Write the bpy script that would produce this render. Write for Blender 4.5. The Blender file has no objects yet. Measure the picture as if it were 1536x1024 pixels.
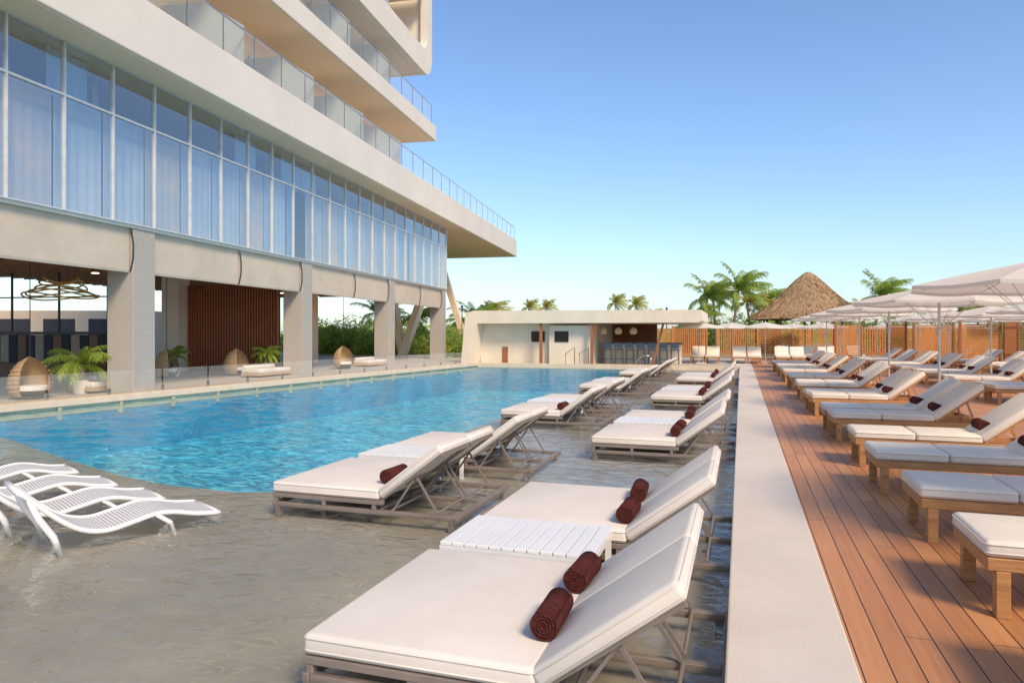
import bpy, bmesh, math, random
from math import sin, cos, pi, radians
from mathutils import Vector, Matrix, noise
random.seed(7)
S = bpy.context.scene
COL = S.collection

# ------------------------------------------------------------ materials
def newmat(name):
    m = bpy.data.materials.new(name); m.use_nodes = True
    nt = m.node_tree
    for n in list(nt.nodes): nt.nodes.remove(n)
    out = nt.nodes.new('ShaderNodeOutputMaterial')
    return m, nt, out
def N(nt, t, **k):
    n = nt.nodes.new(t)
    for a, b in k.items(): setattr(n, a, b)
    return n
def coords(nt, scale=(1,1,1), rot=(0,0,0)):
    tc = N(nt, 'ShaderNodeTexCoord'); mp = N(nt, 'ShaderNodeMapping')
    mp.inputs['Scale'].default_value = scale; mp.inputs['Rotation'].default_value = rot
    nt.links.new(tc.outputs['Object'], mp.inputs['Vector'])
    return mp.outputs['Vector']
def c4(c): return (c[0], c[1], c[2], 1)
def mat(name, c1, c2=None, rough=0.6, scale=4, stretch=(1,1,1), bump=0.0, bscale=60, metal=0.0, spec=0.5, trans=0.0, detail=6):
    m, nt, out = newmat(name)
    p = N(nt, 'ShaderNodeBsdfPrincipled')
    p.inputs['Roughness'].default_value = rough
    p.inputs['Metallic'].default_value = metal
    p.inputs['Specular IOR Level'].default_value = spec
    if c2 is None: c2 = tuple(x*0.82 for x in c1)
    v = coords(nt, stretch)
    no = N(nt, 'ShaderNodeTexNoise'); no.inputs['Scale'].default_value = scale; no.inputs['Detail'].default_value = detail
    no.inputs['Roughness'].default_value = 0.62
    nt.links.new(v, no.inputs['Vector'])
    r = N(nt, 'ShaderNodeValToRGB')
    r.color_ramp.elements[0].position = 0.32; r.color_ramp.elements[1].position = 0.68
    r.color_ramp.elements[0].color = c4(c2); r.color_ramp.elements[1].color = c4(c1)
    nt.links.new(no.outputs['Fac'], r.inputs['Fac'])
    nt.links.new(r.outputs['Color'], p.inputs['Base Color'])
    if bump > 0:
        n2 = N(nt, 'ShaderNodeTexNoise'); n2.inputs['Scale'].default_value = bscale; n2.inputs['Detail'].default_value = 4
        nt.links.new(v, n2.inputs['Vector'])
        b = N(nt, 'ShaderNodeBump'); b.inputs['Strength'].default_value = bump; b.inputs['Distance'].default_value = 0.02
        nt.links.new(n2.outputs['Fac'], b.inputs['Height'])
        nt.links.new(b.outputs['Normal'], p.inputs['Normal'])
    nt.links.new(p.outputs['BSDF'], out.inputs['Surface'])
    if trans > 0:
        t = N(nt, 'ShaderNodeBsdfTranslucent'); mx = N(nt, 'ShaderNodeMixShader'); mx.inputs[0].default_value = trans
        nt.links.new(r.outputs['Color'], t.inputs['Color'])
        nt.links.new(p.outputs['BSDF'], mx.inputs[1]); nt.links.new(t.outputs['BSDF'], mx.inputs[2])
        nt.links.new(mx.outputs[0], out.inputs['Surface'])
    return m

M_render = mat('stucco', (.78,.71,.61), (.72,.65,.56), rough=.8, scale=.7, bump=.15, bscale=40)
M_fascia = mat('white_render', (.73,.67,.59), (.66,.605,.53), rough=.7, scale=.5)
M_soffit = mat('glow_tinted_render', (.86,.67,.46), (.80,.61,.41), rough=.8, scale=.4)  # render with the warm glow of the undersides put into its colour
M_col = mat('ribbed_stone', (.47,.425,.37), (.37,.335,.29), rough=.9, scale=9, stretch=(1,1,6), bump=.6, bscale=25)
M_valance = mat('valance_canvas', (.60,.50,.39), (.51,.425,.33), rough=.9, scale=1.2, bump=.25, bscale=120)
M_alu = mat('window_aluminium', (.66,.67,.67), rough=.35, metal=.1)
M_cushion = mat('cream_cushion', (.73,.66,.575), (.67,.60,.52), rough=.85, scale=2.5, bump=.12, bscale=260)
M_greycush = mat('light_grey_cushion', (.78,.69,.57), (.69,.605,.50), rough=.9, scale=3, bump=.15, bscale=260)
M_taupe = mat('taupe_metal', (.27,.22,.18), (.21,.17,.14), rough=.5, scale=6, metal=.2)
M_teak = mat('teak', (.52,.27,.10), (.34,.155,.055), rough=.55, scale=7, stretch=(.6,6,6), bump=.15, bscale=30)
M_teakd = mat('weathered_teak', (.25,.13,.06), (.16,.085,.045), rough=.6, scale=7, stretch=(.6,6,6))
M_towel = mat('maroon_towel', (.20,.055,.045), (.08,.02,.018), rough=1, scale=45, bump=1.0, bscale=260, spec=.1)
M_white = mat('white_plastic', (.78,.76,.73), (.74,.72,.69), rough=.35, scale=3)
M_strip = mat('pool_kerb_concrete', (.68,.60,.50), (.60,.525,.435), rough=.75, scale=1.1, bump=.12, bscale=90)
M_coping = mat('coping_stone', (.70,.56,.40), (.59,.47,.34), rough=.7, scale=3)
M_terrace = mat('terrace_stone', (.50,.44,.37), (.42,.37,.31), rough=.6, scale=2)
M_ground = mat('sandy_ground', (.34,.29,.20), (.12,.16,.06), rough=1, scale=.08)
M_shelf = mat('shelf_plaster', (.40,.335,.25), (.27,.225,.17), rough=.7, scale=.8, detail=6)
M_dark = mat('dark_metal', (.03,.028,.026), rough=.4)
M_umb = mat('umbrella_canvas', (.86,.82,.73), (.81,.77,.68), rough=.9, scale=2, trans=.38)
M_pole = mat('umbrella_pole_metal', (.62,.60,.57), rough=.4, metal=.4)
M_slatwall = mat('red_brown_timber', (.40,.13,.055), (.26,.085,.038), rough=.55, scale=5, stretch=(6,6,.5))
M_fence = mat('orange_timber', (.70,.30,.09), (.46,.18,.055), rough=.7, scale=5, stretch=(6,6,.6))
M_ceil = mat('dark_timber_ceiling', (.50,.28,.12), (.30,.165,.07), rough=.6, scale=4, stretch=(1,8,1))
M_room = mat('room_plaster', (.42,.36,.30), rough=.9)
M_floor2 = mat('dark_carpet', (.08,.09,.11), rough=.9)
M_curtain = mat('blue_curtain', (.42,.52,.60), (.26,.37,.48), rough=.9, scale=3, stretch=(1,4,.3), trans=.1)
M_curtw = mat('sheer_curtain', (.66,.66,.66), (.44,.49,.54), rough=.9, scale=.7, stretch=(1,1,.6), trans=.1)
M_curtp = mat('sheer_curtain_peach_reflection', (.80,.58,.42), (.44,.47,.52), rough=.9, scale=.6, stretch=(1,1,1), trans=.1)  # sheer curtain with warm glass reflections painted into its colour
M_thatch = mat('palm_thatch', (.50,.32,.17), (.26,.165,.085), rough=1, scale=5, stretch=(1,1,.35), bump=.8, bscale=30)
M_trunk = mat('palm_bark', (.30,.23,.16), (.16,.12,.08), rough=1, scale=9, stretch=(1,1,4), bump=.6)
M_leaf = mat('palm_leaf', (.46,.56,.09), (.20,.32,.05), rough=.5, scale=1.5, trans=.45)
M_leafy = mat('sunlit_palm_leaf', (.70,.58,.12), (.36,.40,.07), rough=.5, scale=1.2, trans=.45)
M_bush = mat('shrub_leaf', (.52,.60,.10), (.16,.27,.045), rough=.55, scale=.9, trans=.45)
M_wick = mat('woven_rattan', (.66,.46,.26), (.42,.27,.14), rough=.8, scale=30, stretch=(1,1,3), bump=1, bscale=60)
M_gold = mat('brushed_gold', (.85,.56,.20), rough=.35, metal=.5)
M_steel = mat('stainless_steel', (.62,.62,.62), rough=.2, metal=.95)
M_navy = mat('navy_upholstery', (.04,.045,.055), rough=.8)
M_stool = mat('slate_blue_seat', (.10,.16,.20), rough=.6)
M_rust = mat('rust_timber_post', (.36,.14,.06), (.24,.09,.04), rough=.7, scale=5, stretch=(5,5,.5))
M_screen = mat('black_screen', (.015,.013,.012), rough=.15)
M_barw = mat('bar_stucco', (.76,.67,.54), (.66,.58,.46), rough=.85, scale=1.1, bump=.2, bscale=30)
M_liner = mat('blue_pool_tile', (.02,.38,.56), (.012,.26,.44), rough=.4, scale=1.2)
def emis(name, col, st):
    m, nt, out = newmat(name); e = N(nt,'ShaderNodeEmission'); e.inputs[0].default_value = c4(col); e.inputs[1].default_value = st
    nt.links.new(e.outputs[0], out.inputs[0]); return m
M_lampon = emis('warm_lamp_glow', (1,.70,.36), 16)
def thin_ior(nt, ior):
    # one-sheet glass or water: the same reflectance seen from both sides
    g = N(nt, 'ShaderNodeNewGeometry'); mr = N(nt, 'ShaderNodeMapRange')
    mr.inputs['To Min'].default_value = ior; mr.inputs['To Max'].default_value = 1/ior
    nt.links.new(g.outputs['Backfacing'], mr.inputs['Value']); return mr.outputs['Result']

def glassmat(name, tint, gcol=(1,1,1), base=.08, power=.9, rough=.0, diff=0.0, dcol=(.8,.85,.85)):
    m, nt, out = newmat(name)
    tr = N(nt, 'ShaderNodeBsdfTransparent'); tr.inputs[0].default_value = c4(tint)
    gl = N(nt, 'ShaderNodeBsdfGlossy'); gl.inputs['Color'].default_value = c4(gcol); gl.inputs['Roughness'].default_value = rough
    lw = N(nt, 'ShaderNodeFresnel'); nt.links.new(thin_ior(nt, 1.5), lw.inputs['IOR'])
    ma = N(nt, 'ShaderNodeMath', operation='MULTIPLY_ADD'); ma.inputs[1].default_value = power; ma.inputs[2].default_value = base; ma.use_clamp = True
    nt.links.new(lw.outputs[0], ma.inputs[0])
    mx = N(nt, 'ShaderNodeMixShader')
    nt.links.new(ma.outputs[0], mx.inputs[0]); nt.links.new(tr.outputs[0], mx.inputs[1]); nt.links.new(gl.outputs[0], mx.inputs[2])
    last = mx
    if diff > 0:
        d = N(nt, 'ShaderNodeBsdfDiffuse'); d.inputs[0].default_value = c4(dcol)
        m2 = N(nt, 'ShaderNodeMixShader'); m2.inputs[0].default_value = diff
        nt.links.new(mx.outputs[0], m2.inputs[1]); nt.links.new(d.outputs[0], m2.inputs[2]); last = m2
    nt.links.new(last.outputs[0], out.inputs['Surface'])
    return m
M_win = glassmat('facade_glass', (.82,.90,.97), (.97,.98,1), base=.24, power=.9, rough=.01)
M_rail = glassmat('balustrade_glass', (.98,.99,.985), base=.01, power=.22, diff=.07, dcol=(.90,.89,.84))
M_divider = glassmat('frosted_divider', (.6,.68,.70), base=.03, power=.4, rough=.3, diff=.6, dcol=(.56,.60,.60))

def MATH(nt, op, a, b=None, c=None, cl=False):
    n = N(nt, 'ShaderNodeMath', operation=op); n.use_clamp = cl
    for i, q in enumerate((a, b, c)):
        if q is None: continue
        if isinstance(q, (int, float)): n.inputs[i].default_value = q
        else: nt.links.new(q, n.inputs[i])
    return n.outputs[0]
def watermat():
    m, nt, out = newmat('pool_water')
    tc = N(nt, 'ShaderNodeTexCoord'); v = tc.outputs['Object']
    mp2 = N(nt, 'ShaderNodeMapping'); mp2.inputs['Scale'].default_value = (1.0,1.6,1); mp2.inputs['Rotation'].default_value = (0,0,.25)
    nt.links.new(v, mp2.inputs['Vector'])
    n2 = N(nt, 'ShaderNodeTexNoise'); n2.inputs['Scale'].default_value = 4; n2.inputs['Detail'].default_value = 3; n2.inputs['Distortion'].default_value = .9
    nt.links.new(mp2.outputs[0], n2.inputs['Vector'])
    sx = N(nt, 'ShaderNodeSeparateXYZ'); nt.links.new(v, sx.inputs[0])
    mxk = MATH(nt, 'DIVIDE', MATH(nt, 'SUBTRACT', -4.7, sx.outputs['X']), .9, cl=True)
    myk = MATH(nt, 'DIVIDE', MATH(nt, 'SUBTRACT', sx.outputs['Y'], 6.4), 1.2, cl=True)
    deep = MATH(nt, 'MULTIPLY', mxk, myk)
    far = MATH(nt, 'MULTIPLY', MATH(nt, 'DIVIDE', MATH(nt, 'SUBTRACT', sx.outputs['Y'], 3.5), 7.0, cl=True), .012)
    dist = MATH(nt, 'ADD', MATH(nt, 'MULTIPLY_ADD', deep, -.004, .017), far)
    b = N(nt, 'ShaderNodeBump'); b.inputs['Strength'].default_value = 1.0
    nt.links.new(dist, b.inputs['Distance'])
    nt.links.new(n2.outputs['Fac'], b.inputs['Height'])
    fr = N(nt, 'ShaderNodeFresnel'); nt.links.new(thin_ior(nt, 1.35), fr.inputs['IOR'])
    nt.links.new(b.outputs[0], fr.inputs['Normal'])
    fac = MATH(nt, 'ADD', MATH(nt, 'MULTIPLY', fr.outputs[0], MATH(nt, 'MULTIPLY_ADD', deep, -.24, 1.0)), .02, cl=True)
    gl = N(nt, 'ShaderNodeBsdfGlossy'); gl.inputs['Roughness'].default_value = .02
    nt.links.new(b.outputs[0], gl.inputs['Normal'])
    tr = N(nt, 'ShaderNodeBsdfTransparent')
    tc2 = N(nt, 'ShaderNodeMixRGB'); tc2.inputs['Color1'].default_value = (.94,.98,.98,1); tc2.inputs['Color2'].default_value = (.80,.97,1,1)
    nt.links.new(deep, tc2.inputs['Fac']); nt.links.new(tc2.outputs[0], tr.inputs[0])
    mx = N(nt, 'ShaderNodeMixShader')
    nt.links.new(fac, mx.inputs[0]); nt.links.new(tr.outputs[0], mx.inputs[1]); nt.links.new(gl.outputs[0], mx.inputs[2])
    nt.links.new(mx.outputs[0], out.inputs['Surface'])
    return m
M_water = watermat()

def poolfloor():
    m, nt, out = newmat('deep_pool_floor_painted_caustics')
    p = N(nt, 'ShaderNodeBsdfPrincipled'); p.inputs['Roughness'].default_value = .6
    v = coords(nt, (1,2.2,1), (0,0,.2))
    n = N(nt, 'ShaderNodeTexNoise'); n.inputs['Scale'].default_value = 1.7; n.inputs['Detail'].default_value = 5; n.inputs['Distortion'].default_value = 2.4
    nt.links.new(v, n.inputs['Vector'])
    r = N(nt, 'ShaderNodeValToRGB')
    e = r.color_ramp.elements; e[0].position = .36; e[0].color = (.002,.20,.38,1); e[1].position = .64; e[1].color = (.20,.78,.88,1)  # caustic light ripples painted into the blue floor colour
    k = e.new(.5); k.color = (.008,.44,.64,1)
    nt.links.new(n.outputs['Fac'], r.inputs['Fac']); nt.links.new(r.outputs[0], p.inputs['Base Color'])
    nt.links.new(p.outputs[0], out.inputs[0]); return m
M_pool = poolfloor()

def deckmat():
    m, nt, out = newmat('timber_decking')
    p = N(nt, 'ShaderNodeBsdfPrincipled'); p.inputs['Roughness'].default_value = .55
    tc = N(nt, 'ShaderNodeTexCoord'); sx = N(nt, 'ShaderNodeSeparateXYZ'); nt.links.new(tc.outputs['Object'], sx.inputs[0])
    W = .132
    M = lambda op, a, b=None, cl=False: MATH(nt, op, a, b, None, cl)
    u = M('DIVIDE', sx.outputs['X'], W); idx = M('FLOOR', u); fr = M('FRACT', u)
    e = M('MINIMUM', fr, M('SUBTRACT', 1.0, fr))
    gap = M('LESS_THAN', e, .028)
    wn = N(nt, 'ShaderNodeTexWhiteNoise', noise_dimensions='1D'); nt.links.new(idx, wn.inputs['W'])
    yo = M('ADD', M('DIVIDE', sx.outputs['Y'], 3.2), M('MULTIPLY', wn.outputs['Value'], 7.3))
    yf = M('FRACT', yo); yi = M('FLOOR', yo)
    endg = M('LESS_THAN', yf, .0016)
    gap = M('MAXIMUM', gap, endg)
    wn2 = N(nt, 'ShaderNodeTexWhiteNoise', noise_dimensions='2D')
    cb = N(nt, 'ShaderNodeCombineXYZ'); nt.links.new(idx, cb.inputs[0]); nt.links.new(yi, cb.inputs[1]); nt.links.new(cb.outputs[0], wn2.inputs['Vector'])
    mp = N(nt, 'ShaderNodeMapping'); mp.inputs['Scale'].default_value = (40, 1.6, 1)
    nt.links.new(tc.outputs['Object'], mp.inputs[0])
    g = N(nt, 'ShaderNodeTexNoise'); g.inputs['Scale'].default_value = 1.0; g.inputs['Detail'].default_value = 8
    nt.links.new(mp.outputs[0], g.inputs['Vector'])
    blot = N(nt, 'ShaderNodeTexNoise'); blot.inputs['Scale'].default_value = .9; nt.links.new(tc.outputs['Object'], blot.inputs['Vector'])
    f = M('ADD', M('MULTIPLY', wn2.outputs['Value'], .26), M('MULTIPLY', g.outputs['Fac'], .6)); f = M('ADD', f, M('MULTIPLY', M('SUBTRACT', blot.outputs['Fac'], .5), .4), True)
    r = N(nt, 'ShaderNodeValToRGB'); el = r.color_ramp.elements
    el[0].position = .1; el[0].color = (.37,.145,.048,1); el[1].position = .9; el[1].color = (.68,.325,.13,1)
    nt.links.new(f, r.inputs['Fac'])
    mx = N(nt, 'ShaderNodeMixRGB'); mx.inputs['Color2'].default_value = (.05,.02,.01,1)
    nt.links.new(gap, mx.inputs['Fac']); nt.links.new(r.outputs[0], mx.inputs['Color1'])
    nt.links.new(mx.outputs[0], p.inputs['Base Color'])
    b = N(nt, 'ShaderNodeBump'); b.inputs['Strength'].default_value = .5; b.inputs['Distance'].default_value = .006
    h = M('SUBTRACT', M('MULTIPLY', g.outputs['Fac'], .25), gap)
    nt.links.new(h, b.inputs['Height']); nt.links.new(b.outputs[0], p.inputs['Normal'])
    nt.links.new(p.outputs[0], out.inputs[0]); return m
M_deck = deckmat()

# ------------------------------------------------------------ mesh helper
class MB:
    def __init__(s): s.v = []; s.f = []
    def box(s, x0, x1, y0, y1, z0, z1, mtx=None):
        b = len(s.v)
        for z in (z0, z1):
            for x, y in ((x0,y0),(x1,y0),(x1,y1),(x0,y1)):
                p = Vector((x,y,z))
                if mtx is not None: p = mtx @ p
                s.v.append(p)
        for q in ((0,3,2,1),(4,5,6,7),(0,1,5,4),(1,2,6,5),(2,3,7,6),(3,0,4,7)): s.f.append([b+i for i in q])
        return s
    def beam(s, p0, p1, w, h, up=(0,0,1)):
        p0 = Vector(p0); p1 = Vector(p1); d = p1-p0; L = d.length; d.normalize()
        upv = Vector(up)
        if abs(d.dot(upv)) > .99: upv = Vector((1,0,0))
        r = d.cross(upv).normalized(); u = r.cross(d).normalized()
        m = Matrix((( d.x,r.x,u.x,p0.x),(d.y,r.y,u.y,p0.y),(d.z,r.z,u.z,p0.z),(0,0,0,1)))
        return s.box(0, L, -w/2, w/2, -h/2, h/2, m)
    def cyl(s, p0, p1, r0, r1=None, n=10, cap=True):
        r1 = r0 if r1 is None else r1
        p0 = Vector(p0); p1 = Vector(p1); d = (p1-p0).normalized()
        a = Vector((0,0,1)) if abs(d.z) < .9 else Vector((1,0,0))
        x = d.cross(a).normalized(); y = d.cross(x)
        b = len(s.v)
        for p, r in ((p0,r0),(p1,r1)):
            for i in range(n):
                t = 2*pi*i/n; s.v.append(p + x*cos(t)*r + y*sin(t)*r)
        for i in range(n): s.f.append([b+i, b+(i+1)%n, b+n+(i+1)%n, b+n+i])
        if cap: s.f.append([b+i for i in range(n)][::-1]); s.f.append([b+n+i for i in range(n)])
        return s
    def tube(s, pts, r, n=8, closed=False):
        pts = [Vector(p) for p in pts]; m = len(pts); b = len(s.v)
        for k, p in enumerate(pts):
            if closed: d = pts[(k+1)%m]-pts[k-1]
            else: d = pts[min(k+1,m-1)]-pts[max(k-1,0)]
            d.normalize(); a = Vector((0,0,1)) if abs(d.z) < .95 else Vector((1,0,0))
            x = d.cross(a).normalized(); y = d.cross(x)
            rr = r[k] if isinstance(r, (list,tuple)) else r
            for i in range(n):
                t = 2*pi*i/n; s.v.append(p + x*cos(t)*rr + y*sin(t)*rr)
        for k in range(m if closed else m-1):
            k2 = (k+1)%m
            for i in range(n): s.f.append([b+k*n+i, b+k*n+(i+1)%n, b+k2*n+(i+1)%n, b+k2*n+i])
        if not closed:
            s.f.append([b+i for i in range(n)][::-1]); s.f.append([b+(m-1)*n+i for i in range(n)])
        return s
    def poly(s, pts):
        b = len(s.v); s.v += [Vector(p) for p in pts]; s.f.append(list(range(b, b+len(pts)))); return s
    def prism(s, pts, off):
        off = Vector(off); n = len(pts); b = len(s.v)
        s.v += [Vector(p) for p in pts] + [Vector(p)+off for p in pts]
        s.f.append([b+i for i in range(n)][::-1]); s.f.append([b+n+i for i in range(n)])
        for i in range(n): s.f.append([b+i, b+(i+1)%n, b+n+(i+1)%n, b+n+i])
        return s
    def lathe(s, prof, n=20, c=(0,0,0), a0=0, a1=2*pi):
        full = abs(a1-a0-2*pi) < 1e-4; b = len(s.v); c = Vector(c); m = len(prof); na = n if full else n+1
        for i in range(na):
            t = a0+(a1-a0)*i/n
            for r, z in prof: s.v.append(c+Vector((r*cos(t), r*sin(t), z)))
        for i in range(n):
            j = (i+1)%na
            for k in range(m-1): s.f.append([b+i*m+k, b+j*m+k, b+j*m+k+1, b+i*m+k+1])
        return s
    def make(s, name, material, parent=None, smooth=False, bevel=0, seg=2, recalc=True, loc=None):
        me = bpy.data.meshes.new(name); me.from_pydata([tuple(p) for p in s.v], [], s.f); me.update()
        bm = bmesh.new(); bm.from_mesh(me)
        if recalc: bmesh.ops.recalc_face_normals(bm, faces=bm.faces)
        if bevel > 0: bmesh.ops.bevel(bm, geom=list(bm.edges), offset=bevel, segments=seg, profile=.5, affect='EDGES')
        if smooth:
            for f in bm.faces: f.smooth = True
        bm.to_mesh(me); bm.free()
        me.materials.append(material)
        o = bpy.data.objects.new(name, me); COL.objects.link(o)
        if parent: o.parent = parent
        if loc: o.location = loc
        return o
def empty(name, loc=(0,0,0), rz=0):
    o = bpy.data.objects.new(name, None); o.empty_display_size = .2; COL.objects.link(o)
    o.location = loc; o.rotation_euler = (0,0,rz); return o
def tag(o, label, cat, group=None):
    o["label"] = label; o["category"] = cat
    if group: o["group"] = group
    return o
def struct(o): o["kind"] = "structure"; return o
def dup(o, loc=None, rz=None, scale=None, parent=None):
    c = o.copy(); COL.objects.link(c)
    if parent is not None: c.parent = parent
    if loc is not None: c.location = loc
    if rz is not None: c.rotation_euler = (c.rotation_euler[0], c.rotation_euler[1], rz)
    if scale is not None: c.scale = scale if isinstance(scale, (tuple,list)) else (scale,)*3
    for ch in list(o.children): 
        if ch.name != c.name: dup(ch, parent=c)
    return c

# ------------------------------------------------------------ camera
H = 1.55; YAW = radians(18.2); FPX = 1045.
cam = bpy.data.cameras.new('camera'); co = bpy.data.objects.new('camera', cam); COL.objects.link(co)
co.location = (0,0,H); co.rotation_euler = (pi/2,0,YAW)
cam.sensor_width = 36; cam.lens = 36*FPX/1536; cam.shift_y = -12/1536; cam.clip_end = 6000; cam.clip_start = .05
S.camera = co
Fx, Fy = -sin(YAW), cos(YAW); Rx, Ry = cos(YAW), sin(YAW)
def at(px, d):
    s = (px-768)/FPX*d
    return s*Rx+d*Fx, s*Ry+d*Fy
def gp(px, py, z=0):
    return at(px, FPX*(H-z)/(py-500))

# ------------------------------------------------------------ light
SUN_AZ = radians(132); SUN_EL = radians(43)
w = bpy.data.worlds.new("World"); S.world = w; w.use_nodes = True
nt = w.node_tree; bg = nt.nodes['Background']
sky = nt.nodes.new('ShaderNodeTexSky'); sky.sky_type = 'NISHITA'; sky.sun_disc = False
sky.sun_elevation = SUN_EL; sky.sun_rotation = SUN_AZ; sky.air_density = 1.1; sky.dust_density = .8; sky.ozone_density = 1.9; sky.altitude = 0
SK = .15
gain = nt.nodes.new('ShaderNodeMixRGB'); gain.blend_type = 'MULTIPLY'; gain.inputs[0].default_value = 1; gain.inputs[2].default_value = (1.06,1.19,1.38,1)
nt.links.new(sky.outputs[0], gain.inputs[1])
nt.links.new(gain.outputs[0], bg.inputs['Color']); bg.inputs['Strength'].default_value = SK
sd = bpy.data.lights.new('sun', 'SUN'); sd.energy = 3.9; sd.angle = radians(16); sd.color = (1,.79,.54)
so = bpy.data.objects.new('sun', sd); COL.objects.link(so)
tosun = Vector((sin(SUN_AZ)*cos(SUN_EL), cos(SUN_AZ)*cos(SUN_EL), sin(SUN_EL)))
so.rotation_euler = tosun.to_track_quat('Z','Y').to_euler(); so.location = tosun*60
S.view_settings.view_transform = 'Standard'; S.view_settings.look = 'None'; S.view_settings.exposure = 0

# ------------------------------------------------------------ ground, pool, deck
WZ = -.15
def cx(y): return -14.87+.0811*(y-10.6)
Y0, Y1 = -8.0, 33.4
g = MB(); B = 2500; hx0, hx1, hy0, hy1 = -17, -.06, Y0, Y1
for a in ((-B,hx0,-B,B),(hx1,B,-B,B),(hx0,hx1,-B,hy0),(hx0,hx1,hy1,B)):
    g.poly([(a[0],a[2],-.06),(a[1],a[2],-.06),(a[1],a[3],-.06),(a[0],a[3],-.06)])
struct(g.make('ground', M_ground))
t = MB(); t.prism([(-70,Y0,-.3),(cx(Y0)-.25,Y0,-.3),(cx(Y1)-.25,Y1,-.3),(-70,Y1,-.3)], (0,0,.3)); t.box(-70,-.5,Y1+.3,47,-.3,0)
struct(t.make('terrace_paving', M_terrace))
t = MB(); t.prism([(cx(Y0)-.25,Y0,-.1),(cx(Y0)+.22,Y0,-.1),(cx(Y1)+.22,Y1,-.1),(cx(Y1)-.25,Y1,-.1)], (0,0,.15))
t.box(cx(Y1)-.25,-.09,Y1,Y1+.3,-.2,.05)
y = 1.0
while y < 33:
    t.box(cx(y)+.1,cx(y)+.19,y,y+.09,-.4,-.103); y += 1.53
struct(t.make('pool_coping', M_coping, bevel=.01))
t = MB(); t.prism([(cx(Y0)-.1,Y0,-.3),(cx(Y0)+.13,Y0,-.3),(cx(Y1)+.13,Y1,-.3),(cx(Y1)-.1,Y1,-.3)], (0,0,.198))
struct(t.make('waterline_band', M_coping))
t = MB(); t.prism([(cx(Y0)-.1,Y0,-1.5),(cx(Y0)+.12,Y0,-1.5),(cx(Y1)+.12,Y1,-1.5),(cx(Y1)-.1,Y1,-1.5)], (0,0,1.19))
t.box(cx(Y1)-.1,-.09,Y1-.05,Y1+.2,-1.5,-.21)
struct(t.make('pool_wall', M_liner))
edge = [(-4.9,Y1-.05)]
edge += [(-4.9,8.3)] + [(-5.6+.7*cos(a), 7.35+.7*sin(a)*1.0) for a in [0,-.3,-.6,-.9,-1.2,-1.5]]
edge += [(-6.5,6.68),(-7.6,6.95),(-9.3,7.6),(-12.1,8.75),(-16.6,10.6)]
sh = MB(); sh.prism([(x,y,-1.4) for x,y in edge]+[(-16.6,Y0,-1.4),(-.05,Y0,-1.4),(-.05,Y1-.05,-1.4)], (0,0,1.12))
struct(sh.make('pool_shelf_floor', M_shelf))
t = MB(); t.poly([(-17,6,-1.35),(-4.5,6,-1.35),(-4.5,Y1,-1.35),(-17,Y1,-1.35)])
struct(t.make('pool_floor', M_pool))
# rippled water surface: a real height field, livelier over the deep basin
def sstep(t_): t_ = max(0,min(1,t_)); return t_*t_*(3-2*t_)
wv, wf = [], []
WX, WY = 180, 450
ya_, yb_ = .6, Y1-.01
for j in range(WY+1):
    y = ya_+(yb_-ya_)*j/WY; xl = cx(y)+.12; xr = -.06
    for i in range(WX+1):
        x = xl+(xr-xl)*i/WX
        dk = sstep((-4.5-x)/1.4)*sstep((y-6.2-max(0,(-6.5-x))*.33)/1.8)
        amp = .0065+.0075*sstep((y-3.5)/6)*(1-dk)+.0135*dk
        p = Vector((x*1.25+.3*y*.3, y*2.1, 0))
        h = noise.noise(p*.9)+.62*noise.noise(p*2.0+Vector((7,3,1)))
        wv.append((x,y,WZ+amp*h*1.15))
for j in range(WY):
    for i in range(WX):
        a = j*(WX+1)+i; wf.append((a,a+1,a+WX+2,a+WX+1))
b0 = len(wv); wv += [(cx(Y0)+.12,Y0,WZ),(-.06,Y0,WZ),(-.06,ya_,WZ),(cx(ya_)+.12,ya_,WZ)]; wf.append((b0,b0+1,b0+2,b0+3))
me = bpy.data.meshes.new('pool_water'); me.from_pydata(wv,[],wf); me.update(); me.materials.append(M_water)
me.polygons.foreach_set('use_smooth',[True]*len(me.polygons))
o = bpy.data.objects.new('pool_water',me); COL.objects.link(o); struct(o)
t = MB(); t.box(-.07,.51,Y0,34.6,-.6,.02)
struct(t.make('pool_kerb', M_strip, bevel=.012))
t = MB(); t.box(.512,22,Y0,48,-.3,0)
struct(t.make('timber_deck', M_deck))
t = MB(); t.box(-.45,.50,34.65,47,-.2,.003); struct(t.make('paved_path', M_strip))

def cushion(name, x0,x1,y0,y1,z0,z1, m, parent, mtx=None, bev=.028, pipe=False):
    b = MB(); b.box(x0,x1,y0,y1,z0,z1)
    o = b.make(name, m, parent, smooth=True, bevel=bev, seg=3)
    if pipe:
        q = MB(); c_ = .03
        for z in (z0+.026, z1-.022):
            e = .002
            q.tube([(x0+c_,y0-e,z),(x1-c_,y0-e,z),(x1-c_*.3,y0+c_*.3,z),(x1+e,y0+c_,z),(x1+e,y1-c_,z),(x1-c_*.3,y1-c_*.3,z),(x1-c_,y1+e,z),(x0+c_,y1+e,z),(x0+c_*.3,y1-c_*.3,z),(x0-e,y1-c_,z),(x0-e,y0+c_,z),(x0+c_*.3,y0+c_*.3,z)], .0045, 5, closed=True)
        q.make('piping', m, o, smooth=True)
    if mtx is not None: o.matrix_local = mtx
    return o

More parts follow.
